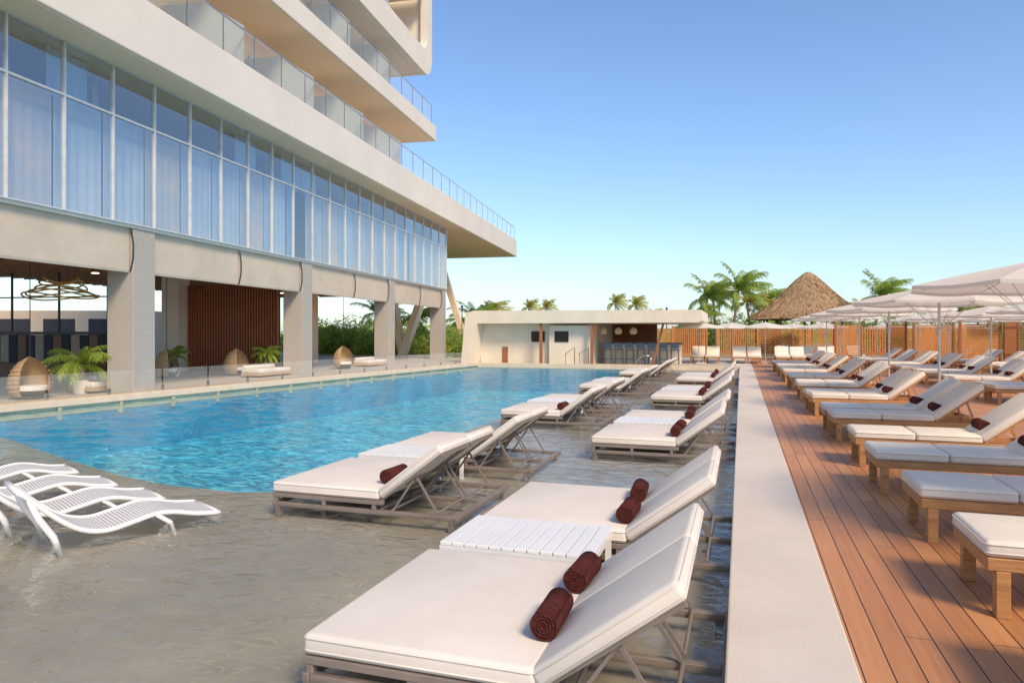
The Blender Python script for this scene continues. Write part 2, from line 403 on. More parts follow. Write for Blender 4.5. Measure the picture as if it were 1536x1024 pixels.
# ------------------------------------------------------------ in-pool double daybed
def daybed():
    r = empty('pool_daybed'); Wd = 1.45; XH = 1.16
    f = MB()
    for y in (.03, Wd/2, Wd-.03):
        f.box(0, 1.93, y-.025, y+.025, -.02, .025)
    f.box(1.93,1.98,0,Wd,-.02,.03); f.box(-.04,0,0,Wd,-.02,.03); f.box(XH-.1,XH-.04,.06,Wd-.06,-.016,.02)
    for y in (.0, Wd-.05):
        f.box(-.035, 1.2, y, y+.05, .075, .115)
        for x in (0,.55,1.1): f.box(x-.02,x+.02,y+.004,y+.046,.025,.075)
        f.box(0,.05,y+.004,y+.046,-.13,-.02); f.box(1.87,1.92,y+.004,y+.046,-.13,-.02)
    f.box(-.038,.01,.051,Wd-.051,.075,.115)
    f.make('frame', M_taupe, r, bevel=.004, seg=1)
    ang = radians(37)
    s = MB()
    for k in range(2):
        ya = .05+k*Wd/2; yb = ya+Wd/2-.1
        for y in (ya, yb):
            s.beam((XH-.02,y,.10),(XH+.80*cos(ang),y,.10+.80*sin(ang)),.03,.03)
            s.beam((XH+.45*cos(ang),y+.02,.09+.45*sin(ang)),(XH+.12,y+.02,.02),.018,.018)
            s.beam((XH+.45*cos(ang),y+.02,.09+.45*sin(ang)),(XH+.58,y+.02,.02),.018,.018)
        for t_ in (.3,.78): s.beam((XH+t_*cos(ang),ya,.10+t_*sin(ang)),(XH+t_*cos(ang),yb,.10+t_*sin(ang)),.028,.028)
        s.cyl((XH+.12,ya,.03),(XH+.12,yb,.03),.012); s.cyl((XH+.58,ya,.03),(XH+.58,yb,.03),.012)
    s.make('backrest_support', M_taupe, r)
    cushion('seat_cushion', -.035,XH,.0,Wd,.118,.225, M_cushion, r, pipe=True)
    for k in range(2):
        m = Matrix.Translation((XH+.02,0,.128)) @ Matrix.Rotation(-ang,4,'Y')
        cushion('backrest_cushion', 0,.80,k*Wd/2+.003,(k+1)*Wd/2-.003,0,.095, M_cushion, r, m, pipe=True)
    return r
def towel():
    b = MB()
    L = .36; R = .078
    pts = []
    turns = 3.6
    for i in range(90):
        t_ = i/89; a = -t_*turns*2*pi; rr = R*(1-.8*t_)
        pts.append((rr*cos(a+.6), rr*sin(a+.6)))
    th = .0085
    def rad(p, k): l = math.hypot(*p); return (p[0]*(l-k)/l, p[1]*(l-k)/l)
    ys = [0,.012,.12,.24,L-.012,L]
    sc = [.94,1,1.02,1.01,1,.94]
    for j,y in enumerate(ys):
        for p in pts: b.v.append(Vector((p[0]*sc[j], y, p[1]*sc[j])))
        for p in pts:
            q = rad(p, th); b.v.append(Vector((q[0]*sc[j], y, q[1]*sc[j])))
    m = len(pts)
    for j in range(len(ys)-1):
        for i in range(m-1):
            a = j*2*m+i; c = (j+1)*2*m+i
            b.f.append([a,a+1,c+1,c]); b.f.append([a+m,c+m,c+m+1,a+m+1])
    for j in (0,len(ys)-1):
        for i in range(m-1):
            a = j*2*m+i; b.f.append([a,a+m,a+m+1,a+1])
    b.cyl((0,.006,0),(0,L-.006,0),R*.86,n=24)
    o = b.make('rolled_towel', M_towel, smooth=False)
    for f in o.data.polygons: f.use_smooth = abs(f.normal.y) < .5
    return o
def sidetable():
    r = empty('side_table'); t_ = MB(); Lx, Ly = 1.08,.74
    n = 12
    for i in range(n):
        x = i*Lx/n; t_.box(x+.004,x+Lx/n-.004,0,Ly,.235,.26)
    t_.make('slatted_top', M_white, r, bevel=.003, seg=1)
    a = MB()
    a.box(.02,Lx-.02,.0,.03,.19,.234); a.box(.02,Lx-.02,Ly-.03,Ly,.19,.234); a.box(-.0,.02,0,Ly,.19,.234); a.box(Lx-.02,Lx,0,Ly,.19,.234)
    a.make('frame', M_white, r)
    for x in (.01,Lx-.05):
        for y in (.005,Ly-.045):
            l = MB(); l.box(x,x+.04,y,y+.04,-.13,.19); l.make('leg', M_white, r)
    return r
db = daybed(); tw = towel(); st = sidetable()
BZ = WZ
first = [True,True,True]
def put(src, idx, loc, rz=0, scale=None):
    if first[idx]:
        first[idx] = False; src.location = loc; src.rotation_euler = (0,0,rz); o = src
        if scale: o.scale = (scale,)*3
    else: o = dup(src, loc, rz, scale)
    return o
def place_bed(x, y, lab, rz=0):
    o = put(db, 0, (x,y,BZ), rz)
    tag(o, lab, 'sun lounger', 'double daybeds standing in the shallow pool'); return o
def place_towel(x, y, z, rz, lab='rolled maroon towel lying on a cream daybed cushion'):
    o = put(tw, 1, (x,y,z), rz); tag(o, lab, 'towel', 'rolled maroon towels on the loungers'); return o
def place_table(x, y, lab='white slatted side table between two pool daybeds'):
    o = put(st, 2, (x,y,BZ)); tag(o, lab, 'side table', 'white slatted tables in the pool'); return o
TZ = BZ+.225+.074
for g_ in range(5):
    yb = 2.94+6.95*g_
    if yb > 30: continue
    place_bed(-2.02, yb, 'cream double daybed with raised backrest in shallow water')
    place_table(-1.99, yb+1.5)
    if yb+2.3 < 31.5: place_bed(-1.98, yb+2.3, 'cream double daybed with raised backrest next to white slatted table')
    place_towel(-.90, yb+.27, TZ, .02); place_towel(-.90, yb+.92, TZ, -.05)
    place_towel(-.86, yb+2.45, TZ, -.03); place_towel(-.86, yb+3.18, TZ, .05)
for g_ in range(4):
    yb = 5.87+6.95*g_
    place_bed(-4.42, yb, 'cream double daybed at the edge of the deep pool')
    place_table(-4.38, yb+1.52)
    if yb+2.33 < 32: place_bed(-4.42, yb+2.33, 'cream double daybed with steel prop behind the backrest')
    place_towel(-3.31, yb+.22, TZ, -.05)
    if g_: place_towel(-3.31, yb+2.6, TZ, .03)

# ------------------------------------------------------------ white wave chaises
def chaise():
    r = empty('wave_chaise'); W_ = .64
    ctrl = [(0,.56),(.12,.44),(.30,.275),(.45,.185),(.62,.155),(.82,.19),(1.0,.225),(1.15,.215),(1.35,.165),(1.55,.14)]
    def P(t_):
        t_ = max(0,min(.9999,t_))*(len(ctrl)-1); i = int(t_); u = t_-i
        p0 = ctrl[max(i-1,0)]; p1 = ctrl[i]; p2 = ctrl[i+1]; p3 = ctrl[min(i+2,len(ctrl)-1)]
        return tuple(.5*((2*p1[k])+(-p0[k]+p2[k])*u+(2*p0[k]-5*p1[k]+4*p2[k]-p3[k])*u*u+(-p0[k]+3*p1[k]-3*p2[k]+p3[k])*u**3) for k in (0,1))
    sl = MB(); n = 64
    for i in range(n):
        a = P(i/n+.002); b_ = P((i+.80)/n)
        sl.prism([(a[0],.03,a[1]),(b_[0],.03,b_[1]),(b_[0],.03,b_[1]+.012),(a[0],.03,a[1]+.012)], (0,W_-.06,0))
    sl.make('slatted_seat', M_white, r)
    fr = MB()
    for y in (.02,W_-.02):
        fr.tube([(P(i/40)[0],y,P(i/40)[1]+.004) for i in range(41)], .022, 8)
    fr.tube([(0,.02,.56),(-.012,W_*.5,.572),(0,W_-.02,.56)], .024, 8); fr.tube([(1.55,.02,.14),(1.56,W_/2,.138),(1.55,W_-.02,.14)], .022, 8)
    fr.make('frame', M_white, r, smooth=True)
    for y in (.02,W_-.02):
        l = MB(); l.tube([(.05,y,.51),(.12,y,.34),(.22,y,.18),(.28,y,0)], [.02,.028,.028,.022], 8); l.make('leg', M_white, r, smooth=True)
        l = MB(); l.tube([(1.0,y,.22),(1.12,y,.13),(1.16,y,0)], .02, 8); l.make('leg', M_white, r, smooth=True)
    return r
ch = chaise(); az = math.atan2(.89,.46)
cp = [(-5.38,4.0),(-6.30,4.26),(-7.30,4.60),(-8.35,5.0)]
for i,(x,y) in enumerate(cp):
    o = ch if i == 0 else dup(ch)
    o.location = (x,y,-.28); o.rotation_euler = (0,0,az)
    tag(o, 'white slatted wave-shaped chaise standing in shallow pool water', 'chaise', 'white wave chaises in the pool')

# ------------------------------------------------------------ teak loungers
def teaklounger():
    r = empty('teak_lounger'); Wd = .68
    f = MB()
    f.box(.02,1.95,0,.035,.255,.325); f.box(.02,1.95,Wd-.035,Wd,.255,.325); f.box(0,.03,.0,Wd,.255,.325); f.box(1.95,1.98,0,Wd,.255,.325)
    for i in range(9): f.box(.12+i*.14,.19+i*.14,.036,Wd-.036,.30,.32)
    f.make('frame', M_teak, r, bevel=.005, seg=1)
    for x in (.04,1.86):
        for y in (-.004,Wd-.066):
            l = MB(); l.box(x,x+.07,y,y+.07,0,.254 if y > 0 else .2545); l.make('leg', M_teak, r, bevel=.004, seg=1)
    ang = radians(38); XH = 1.28
    m = Matrix.Translation((XH+.01,0,.335)) @ Matrix.Rotation(-ang,4,'Y')
    cushion('seat_cushion', -.01,.62,.0,Wd,.326,.42, M_greycush, r, None, .03, pipe=True)
    cushion('seat_cushion', .625,XH,.0,Wd,.326,.42, M_greycush, r, None, .03, pipe=True)
    cushion('backrest_cushion', 0,.76,.0,Wd,.0,.09, M_greycush, r, m, .03)
    b = MB()
    for y in (.05,Wd-.05):
        b.beam((XH,y,.31),(XH+.76*cos(ang),y,.31+.76*sin(ang)),.03,.035)
        b.beam((XH+.5*cos(ang),y,.30+.5*sin(ang)),(XH+.5,y,.30),.025,.025)
    for t_ in (.2,.45,.7): b.beam((XH+t_*cos(ang),.05,.31+t_*sin(ang)),(XH+t_*cos(ang),Wd-.05,.31+t_*sin(ang)),.05,.02)
    b.make('backrest_support', M_teak, r)
    return r
tl = teaklounger(); ft = True
def place_tl(x, y, rz=0, lab='teak sun lounger with light grey cushions on the timber deck'):
    global ft
    o = tl if ft else dup(tl); ft = False
    o.location = (x,y,0); o.rotation_euler = (0,0,rz); tag(o, lab, 'sun lounger', 'teak loungers lined up on the deck'); return o
rowY = [3.05,4.43,5.86,7.50,8.95,10.95,11.92]
y = 14.2
while y < 33:
    rowY += [y, y+.85]; y += 3.15
for i,y in enumerate(rowY):
    o = place_tl(1.27+random.uniform(-.03,.03), y, random.uniform(-.015,.015))
    if i > 2: place_towel(2.62, y+.18, .42+.074, random.uniform(-.06,.06), 'rolled maroon towel on a grey teak lounger cushion')
y = 11.5
while y < 38:
    for q in (0,.9):
        place_tl(5.3, y+q, 0, 'teak sun lounger with grey cushions in a second row')
        if y < 30: place_towel(6.65, y+q+.18, .42+.074, 0, 'rolled maroon towel on a grey teak lounger cushion')
    y += 3.15
y = 18
while y < 40:
    for q in (0,.9): place_tl(8.7, y+q, 0, 'teak sun lounger with grey cushions near the timber fence')
    y += 3.3
for i in range(8):
    place_tl(-3.2+i*1.05+(.3 if i%2 else 0), 37.6, pi/2, 'teak sun lounger with raised back facing the pool')
for i in range(4):
    place_tl(2.6+i*1.2, 40.5, pi/2, 'teak sun lounger with raised back near the timber fence')

# ------------------------------------------------------------ umbrellas
def umbrella():
    r = empty('patio_umbrella'); R = 1.42
    c = MB(); n = 8; zt, ze = 2.46, 2.15
    radii = [.04,.35,.7,1.05,R]; zs = [zt, zt-.065, zt-.14, zt-.22, ze]
    sub = 4
    for rr,z in zip(radii,zs):
        for i in range(n*sub):
            a = 2*pi*i/(n*sub); ph = (i%sub)/sub
            k = cos(pi/n)/cos((ph-.5)*2*pi/n)
            sag = -.03*sin(pi*ph)*(rr/R)
            c.v.append(Vector((rr*k/cos(pi/n)*cos(a), rr*k/cos(pi/n)*sin(a), z+sag)))
    m = n*sub
    for j in range(len(radii)-1):
        for i in range(m): c.f.append([j*m+i, j*m+(i+1)%m, (j+1)*m+(i+1)%m, (j+1)*m+i])
    c.f.append(list(range(m)))
    b0 = len(c.v)
    for i in range(m):
        p = c.v[(len(radii)-1)*m+i]; c.v.append(Vector((p.x*1.003,p.y*1.003,p.z-.045)))
    for i in range(m): c.f.append([(len(radii)-1)*m+i,(len(radii)-1)*m+(i+1)%m, b0+(i+1)%m, b0+i])
    c.make('canopy', M_umb, r, recalc=False)
    p = MB(); p.cyl((0,0,.0),(0,0,2.52),.024,n=12); p.cyl((0,0,2.47),(0,0,2.56),.035,.015,n=12); p.cyl((0,0,1.55),(0,0,1.65),.04,n=12)
    p.make('pole', M_pole, r, smooth=False)
    q = MB()
    for i in range(n):
        a = 2*pi*i/n
        q.cyl((.03*cos(a),.03*sin(a),zt-.03),((R-.02)*cos(a),(R-.02)*sin(a),ze-.005),.006,n=5)
        q.cyl((.03*cos(a),.03*sin(a),1.62),(.75*cos(a),.75*sin(a),zt-.17),.005,n=5)
    q.make('ribs', M_pole, r)
    bs = MB(); bs.box(-.3,.3,-.3,.3,0,.07); bs.cyl((0,0,.07),(0,0,.35),.035,n=12); bs.make('base', M_pole, r, bevel=.008, seg=1)
    return r
um = umbrella(); fu = True
def place_um(x, y, rz=0, s=1, lab='open off-white canvas umbrella standing between teak loungers'):
    global fu
    o = um if fu else dup(um); fu = False
    o.location = (x,y,0); o.rotation_euler = (0,0,rz); o.scale = (s,s,s)
    tag(o, lab, 'umbrella', 'off-white umbrellas on the deck'); return o
for y in (5.6,10.2,15.0,19.7,24.3,28.8,33.2): place_um(3.55, y, .2+random.uniform(-.1,.1))
for y in (17,22,27,32,37): place_um(7.9, y, random.uniform(0,.6))
for y in (33,38): place_um(11, y, random.uniform(0,.6))
for px, d in ((1048,36),(1098,38),(1148,37),(1190,41),(1235,38),(1330,42),(1385,41),(1450,42)):
    x,y = at(px,d); place_um(x,y,random.random(),.87,'open off-white canvas umbrella near the timber fence')

# ------------------------------------------------------------ hotel building
A = math.atan2(.1076,.9942)
hb = empty('hotel_building', (-14.7,14.6,0), A)
tag(hb, 'cream modern hotel with glass facade, stone columns and curved balconies', 'building')
STEP = 1.4217; U0 = -.1; UA, UE = U0-8*STEP, U0+18*STEP
for k in range(-1,4):
    u = 8.53*k
    c = MB(); c.box(-.84,-.06,u-.78,u,0,4.22); c.make('column', M_col, hb, bevel=.01, seg=1)
c = MB(); c.box(-.9,-.03,UA,UE,4.222,4.30); c.make('sill_beam', M_fascia, hb)
for k in range(-8,18):
    ua = U0+k*STEP; ub = ua+STEP
    for zi,(za,zb) in enumerate(((4.30,6.88),(6.88,8.09))):
        tilt = random.uniform(-.006,.006)
        p = MB(); p.poly([(-.015+tilt,ua+.022,za+.025),(-.015-tilt,ub-.022,za+.025),(-.015-tilt,ub-.022,zb-.025),(-.015+tilt,ua+.022,zb-.025)])
        wo = p.make('window', M_win, hb, recalc=False)
        f = MB(); f.box(-.06,.035,ua-.022,ua+.022,za,zb); f.box(-.055,.03,ua+.022,ub-.022,zb-.025,zb+.025 if zi==0 else zb); f.box(-.055,.03,ua+.022,ub-.022,za,za+.025) if zi==0 else None
        f.make('frame', M_alu, wo)
    rr = random.Random(k*13+5)
    def wavy(u0,u1,z0,z1,m,v=-.32,am=.022):
        cu = MB(); n = max(6,int((u1-u0)*26)); b0 = 0
        ph = [.9*i+rr.random()*.8 for i in range(n+1)]
        for j,z in enumerate((z0,z1)):
            for i in range(n+1):
                cu.v.append(Vector((v+am*sin(ph[i]), u0+(u1-u0)*i/n, z)))
        for i in range(n): cu.f.append([i,i+1,n+2+i,n+1+i])
        cu.make('curtain', m, hb, smooth=True, recalc=False)
    q = rr.random()
    if q < .34: wavy(ua+.02, ub-.02, 4.32, 6.95, M_curtw, am=.010)
    elif q < .72: wavy(ua+.02, ub-.02, 4.32, 6.95, M_curtp, am=.007)
    elif q < .90: wavy(ua+.04, ub-.1-.4*rr.random(), 4.32, 6.95, M_curtain, am=.04)
    else: wavy(ua+.05, ua+.5+rr.random()*.4, 4.32, 6.95, M_curtain, am=.04)
    if rr.random() < .2: wavy(ua+.02, ub-.02-.3*rr.random(), 6.96, 8.05, M_curtain, -.5)
f = MB(); f.box(-.06,.035,UE-.028,UE+.03,4.3,8.09); f.make('corner_frame', M_alu, hb)
rm = MB(); rm.box(-9,-.9,UA,UE-.02,4.222,4.30); rm.make('room_floor', M_floor2, hb)
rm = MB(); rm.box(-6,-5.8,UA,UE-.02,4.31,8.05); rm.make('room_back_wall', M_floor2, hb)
for i in range(4):
    rm = MB(); u = UA+2+i*8.6; rm.box(-5.79,-1.2,u,u+.2,4.31,8.05); rm.make('partition_wall', M_room, hb)
rm = MB(); rm.box(-9,-.07,UE-.0,UE+.02,4.3,8.09); rm.make('end_wall', M_fascia, hb)
c = MB(); c.box(-14,-.9,UA,UE,4.0,4.215); c.make('ceiling', M_ceil, hb)
for i in range(60):
    u = UA+i*.62
    if u < UE-.2:
        c = MB(); c.box(-13.9,-.95,u,u+.08,3.88,3.998); c.make('ceiling_batten', M_ceil, hb)
# lit warm downlights under the terrace ceiling, as seen glowing in the photograph
for k in range(-1,3):
    for v_,du in ((-3.6,2.0),(-3.6,6.0),(-7.5,2.0),(-7.5,6.0)):
        u = 8.53*k+du
        c = MB(); c.cyl((v_,u,3.80),(v_,u,3.995),.13,n=14); lo = c.make('downlight', M_dark, hb)
        c = MB(); c.cyl((v_,u,3.785),(v_,u,3.798),.12,n=14); c.make('lamp_lens', M_lampon, lo)
for k in range(-1,3):
    for h in range(2):
        ua = 8.53*k+ (0.03 if h == 0 else 3.9); ub = ua+3.82
        v = MB(); prof = [(-.15,4.22),(-.15,3.9),(-.155,3.5),(-.165,3.16),(-.18,3.10),(-.20,3.10),(-.20,3.16),(-.19,3.5),(-.185,3.9),(-.185,4.22)]
        v.prism([(a,ua,b) for a,b in prof], (0,ub-ua,0)); v.make('fabric_valance', M_valance, hb)
        v = MB(); v.tube([(-.10,ub+.02,4.15),(-.05,ub+.02,3.8),(-.06,ub+.02,3.45),(-.14,ub+.02,3.12)], .02, 6); v.make('valance_bracket', M_dark, hb)
def slab(v1,u1,z0,z1,vb=-14,ua=-16,name='balcony_slab'):
    c = MB(); c.box(vb,v1,ua,u1,z0,z1); return c.make(name, M_fascia, hb, bevel=.03, seg=2)
slab(1.0,42.4,8.12,9.54)
c = MB(); c.box(-13.9,.93,-15.9,42.3,8.095,8.117); c.make('soffit', M_soffit, hb)
slab(.4,22.3,12.62,13.46)
c = MB(); c.box(-13.9,.33,-15.9,22.2,12.6,12.617); c.make('soffit', M_soffit, hb)
def rail(v,u0,u1,z,h=1.05,step=1.55,nm='balustrade'):
    n = int((u1-u0)/step)
    r_ = MB(); r_.box(v-.02,v+.02,u0,u0+n*step,z+h-.02,z+h+.015); ro = r_.make(nm, M_steel, hb)
    for i in range(n+1):
        pst = MB(); pst.box(v-.012,v+.012,u0+i*step-.012,u0+i*step+.012,z,z+h-.02); pst.make('post', M_steel, ro)
    for i in range(n):
        gl = MB(); gl.box(v-.005,v+.005,u0+i*step+.03,u0+(i+1)*step-.03,z+.06,z+h-.04); gl.make('glass_panel', M_rail, ro)
rail(.9,-15.5,42.2,9.54); rail(.3,-15.5,22.2,13.46)
for z0,z1 in ((9.545,12.598),(13.465,15.98),(16.65,20.19),(21.01,26)):
    c = MB(); c.box(-14,-2.1,-16,20,z0,z1); c.make('tower_wall', M_soffit, hb)
def arc(cu,cz,r,a0,a1,n=8): return [(cu+r*cos(a0+(a1-a0)*i/n), cz+r*sin(a0+(a1-a0)*i/n)) for i in range(n+1)]
outer = [(-16,16.0)]+arc(21.9-1.1,16+1.1,1.1,-pi/2,0)+[(21.9,26)]
inner = [(21.15,26)]+list(reversed(arc(21.15-.8,17.3+.8,.8,-pi/2,0)))+[(-16,17.3)]
pf = MB(); pf.prism([(-.15,a,b) for a,b in outer+inner], (.42,0,0)); pf.make('balcony_frame', M_fascia, hb)
c = MB(); c.box(-14,-.16,-16,20.75,16.0,16.64); c.make('balcony_slab', M_fascia, hb)
c = MB(); c.box(-14,.1,-16,20.9,20.2,21.0); c.make('balcony_slab', M_fascia, hb)
c = MB(); c.prism([(-14,a,b) for a,b in [(20.8,16.0)]+arc(20.8,17.1,1.1,-pi/2,0)+[(21.9,26),(21.5,26),(21.5,17.2)]], (13.84,0,0)); c.make('tower_end_wall', M_render, hb)
for lvl,z in enumerate((9.56,13.48,16.66)):
    for i in range(8):
        u = -14.5+i*4.3
        if u+3 > 20: continue
        c = MB(); c.box(-2.09,-2.06,u+.5,u+3.6,z,z+2.35); d_ = c.make('sliding_door', M_win, hb)
        e = MB(); e.box(-2.09,-2.03,u+.42,u+.5,z,z+2.42); e.box(-2.09,-2.03,u+3.6,u+3.68,z,z+2.42); e.box(-2.09,-2.03,u+.5,u+3.6,z+2.35,z+2.42); e.box(-2.09,-2.03,u+2.02,u+2.08,z,z+2.35); e.make('frame', M_alu, d_)
        c = MB(); ed = .85 if lvl == 0 else .25
        c.prism([(-2.05,u,z),(ed-.06,u,z),(ed-.06,u,z+1.25),(-.6,u,z+2.1),(-2.05,u,z+2.1)], (0,.04,0)); c.make('balcony_divider', M_divider, hb)
c = MB()
for i in range(34): v = -5.75+i*.12; c.box(v,v+.06,8.86,8.97,.02,3.5)
c.make('slatted_timber_wall', M_slatwall, hb)
c = MB(); c.box(-5.75,-1.7,8.975,9.02,.02,3.5); c.make('timber_wall_backing', M_dark, hb)
c = MB(); c.box(-6.6,-5.85,8.4,9.1,0,3.87); c.make('column', M_render, hb)
c = MB(); c.box(-8.6,-7.9,17,17.7,0,3.87); c.make('column', M_soffit, hb)
c = MB(); c.box(-5.2,-4.5,16.8,17.5,0,3.87); c.make('column', M_soffit, hb)
for (va,ua,vb2,ub2,ww) in ((-3.5,27,-1.2,28.6,.7),(-3.5,27.3,-5.4,28.0,.7),(-.6,33,-2.8,31.6,.4)):
    c = MB(); c.beam((va,ua,0),(vb2,ub2,8.09),ww,.4,(1,0,0)); c.make('slanted_column', M_soffit, hb)

def P2(y): return cx(y)-.1
gb = empty('glass_balustrade', (0,0,0)); tag(gb, 'low frameless glass balustrade along the stone pool coping', 'balustrade')
y = 4.0
while y < 32.5:
    a = (P2(y+.03),y+.03); b_ = (P2(y+1.5),y+1.5)
    c = MB(); c.prism([(a[0],a[1],.08),(b_[0],b_[1],.08),(b_[0],b_[1],.62),(a[0],a[1],.62)], (.012,0,0)); c.make('glass_panel', M_rail, gb)
    c = MB(); c.box(P2(y)-.02,P2(y)+.035,y-.03,y+.025,.05,.2); c.make('clamp', M_steel, gb)
    y += 1.53
# ------------------------------------------------------------ terrace furniture
def rattan():
    r = empty('rattan_cocoon_chair')
    prof = [(.30,.06),(.40,.14),(.45,.30),(.44,.48),(.37,.68),(.25,.85),(.10,.96),(.02,1.0)]
    b = MB(); b.lathe(prof, 22, a0=radians(55), a1=radians(305)); b.lathe([(p[0]*.94,p[1]) for p in prof], 22, a0=radians(55), a1=radians(305))
    b.make('woven_shell', M_wick, r, smooth=True, recalc=False)
    b = MB()
    for k in range(9):
        z = .1+k*.095
        rr = None
        for i in range(len(prof)-1):
            if prof[i][1] <= z <= prof[i+1][1]: rr = prof[i][0]+(prof[i+1][0]-prof[i][0])*(z-prof[i][1])/(prof[i+1][1]-prof[i][1])
        if rr: b.tube([(rr*1.02*cos(a),rr*1.02*sin(a),z) for a in [radians(55+250*i/24) for i in range(25)]], .014, 5)
    b.make('rattan_bands', M_wick, r)
    b = MB(); b.cyl((0,0,0),(0,0,.08),.28,n=20); b.make('base', M_dark, r)
    b = MB(); b.cyl((0,0,1.0),(0,0,3.87),.012,n=6); b.make('hanging_rope', M_dark, r)
    b = MB(); b.cyl((0,0,.2),(0,0,.32),.36,n=24); b.make('seat_cushion', M_cushion, r, bevel=.02, seg=2)
    return r
rc = rattan(); 
for i,(px,py) in enumerate(((45,598),(355,563),(515,553),(250,566))):
    x,y = gp(px,py); o = rc if i == 0 else dup(rc); o.location = (x,y,0); o.rotation_euler = (0,0,(-.2,.1,-.4,.3)[i]); tag(o,'woven rattan cocoon chair on the shaded terrace','chair','rattan cocoon chairs on the terrace')
def sofa():
    r = empty('outdoor_daybed')
    b = MB(); b.box(0,.8,0,1.8,.06,.16); b.make('base', M_wick, r, bevel=.01)
    for k in range(2): cushion('seat_cushion', .0,.8,.02+k*.89,.89+k*.89,.16,.30, M_cushion, r)
    cushion('bolster', .02,.16,.05,1.7,.30,.42, M_cushion, r)
    return r
sf = sofa()
for i,(x,y) in enumerate(((-16.6,13.6),(-16.8,20.4),(-17.2,28.6))):
    o = sf if i == 0 else dup(sf); o.location = (x,y,0); tag(o,'low outdoor daybed with cream cushions on the terrace','daybed','cream daybeds on the terrace')
bo = empty('striped_booth', (hb.matrix_basis @ Vector((-6.5,6.0,0))).to_tuple(), A)
tag(bo,'navy and tan striped banquette booth under the hotel','booth')
for i in range(22):
    b = MB(); b.box(-.5-i*.40-.385,-.5-i*.40,0,.25,0,1.5); b.make('upholstered_panel', (M_navy,M_teakd,M_navy,M_room)[i%4], bo, bevel=.03)
b = MB(); b.box(-9.2,-.5,-.6,-.01,0,.45); b.make('seat', M_teakd, bo, bevel=.02)
b = MB(); b.box(-9.2,-.5,-.05,.3,1.51,1.62); b.make('top_rail', M_dark, bo)
for k in range(5):
    b = MB(); b.box(-9.2+k*2.15,-9.14+k*2.15,.1,.16,1.621,3.87); b.make('glazing_mullion', M_dark, bo)
b = MB(); b.box(-9.2,-.5,.1,.16,2.9,2.95); b.make('glazing_transom', M_dark, bo)
cl = empty('chandelier', (*at(92,19.5),3.88)); tag(cl,'gold twisted ring chandelier hanging from the terrace ceiling','chandelier')
for k in range(6):
    b = MB(); b.tube([((.42+.10*k)*cos(a), (.42+.10*k)*sin(a), -.85-.09*k+.08*sin(2*a+k)) for a in [2*pi*i/40 for i in range(40)]], .024, 6, closed=True); b.make('ring', M_gold, cl, smooth=True)
for a in (0,2.1,4.2):
    b = MB(); b.cyl((.5*cos(a),.5*sin(a),-1.0),(.5*cos(a),.5*sin(a),0),.006,n=5); b.make('cable', M_dark, cl)
dh = empty('neighbouring_building', (-58,34,0), .3); tag(dh,'low tan neighbouring building with dark window bands','building')
b = MB(); b.box(0,18,0,8,0,3.2); b.make('wall', M_coping, dh)
for k in range(5):
    b = MB(); b.box(.8+k*3.3,3.1+k*3.3,-.04,-.005,.6,2.6); b.make('window', M_navy, dh)

# ------------------------------------------------------------ pool bar
bb = empty('pool_bar_building', (0,34,0)); tag(bb,'cream pool bar pavilion with flat roof and open counter','building')
Z0, Z1 = 2.07, 2.72
b = MB(); b.prism([(-13.1,0,Z0),(-1.95,0,Z0),(-1.75,0,Z0+.08),(-1.8,0,Z1-.05),(-13.35,0,Z1+.02),(-13.75,0,Z1-.12)], (0,7,0)); b.make('roof', M_barw, bb)
b = MB(); b.prism([(-14.0,-.02,0),(-13.3,-.02,0),(-13.1,-.02,Z0-.005),(-13.75,-.02,Z1-.14)], (0,7,0)); b.make('side_wall', M_barw, bb)
b = MB(); b.box(-13.25,-7.15,.9,7,0,Z0-.004); b.make('wall', M_barw, bb)
b = MB(); b.box(-9.35,-7.2,.55,.89,0,1.95); b.make('pier_wall', M_barw, bb)
for xa in (-10.4,-9.05):
    b = MB(); b.box(xa,xa+.72,.86 if xa<-9.4 else .51,.895 if xa<-9.4 else .545,1.12,1.66); b.make('menu_screen', M_screen, bb)
b = MB(); b.box(-12.0,-11.7,.86,.895,0,.85); b.make('service_door', M_rust, bb)
for xa in (-9.75,-7.12):
    b = MB(); b.box(xa,xa+.13,.1,.25,0,Z0-.003); b.make('post', M_rust, bb)
b = MB(); b.beam((-4.1,.6,0),(-3.6,.6,Z0-.01),.1,.12,(0,1,0)); b.make('slanted_post', M_rust, bb)
b = MB(); b.box(-6.8,-2.9,2.2,2.75,0,1.0); b.make('counter', M_barw, bb)
b = MB(); b.box(-6.9,-2.8,2.05,2.85,1.005,1.08); b.make('counter_top', M_teakd, bb)
b = MB(); b.box(-7.1,-4.6,6.6,6.95,0,Z0-.004); b.make('back_wall', M_rust, bb)
for k in range(3):
    b = MB(); b.box(-7.0,-4.7,6.3,6.59,.9+k*.4,.93+k*.4); b.make('shelf', M_teakd, bb)
for i in range(3):
    l = empty('woven_pendant_lamp', (-6.6+i*.75,34.9,Z0)); tag(l,'woven basket pendant lamp under the bar roof','lamp','woven pendant lamps at the bar')
    b = MB(); b.lathe([(.05,-.22),(.16,-.3),(.2,-.42),(.14,-.56)], 14); b.make('shade', M_wick, l, smooth=True, recalc=False)
    b = MB(); b.cyl((0,0,-.23),(0,0,0),.008,n=5); b.make('cord', M_dark, l)
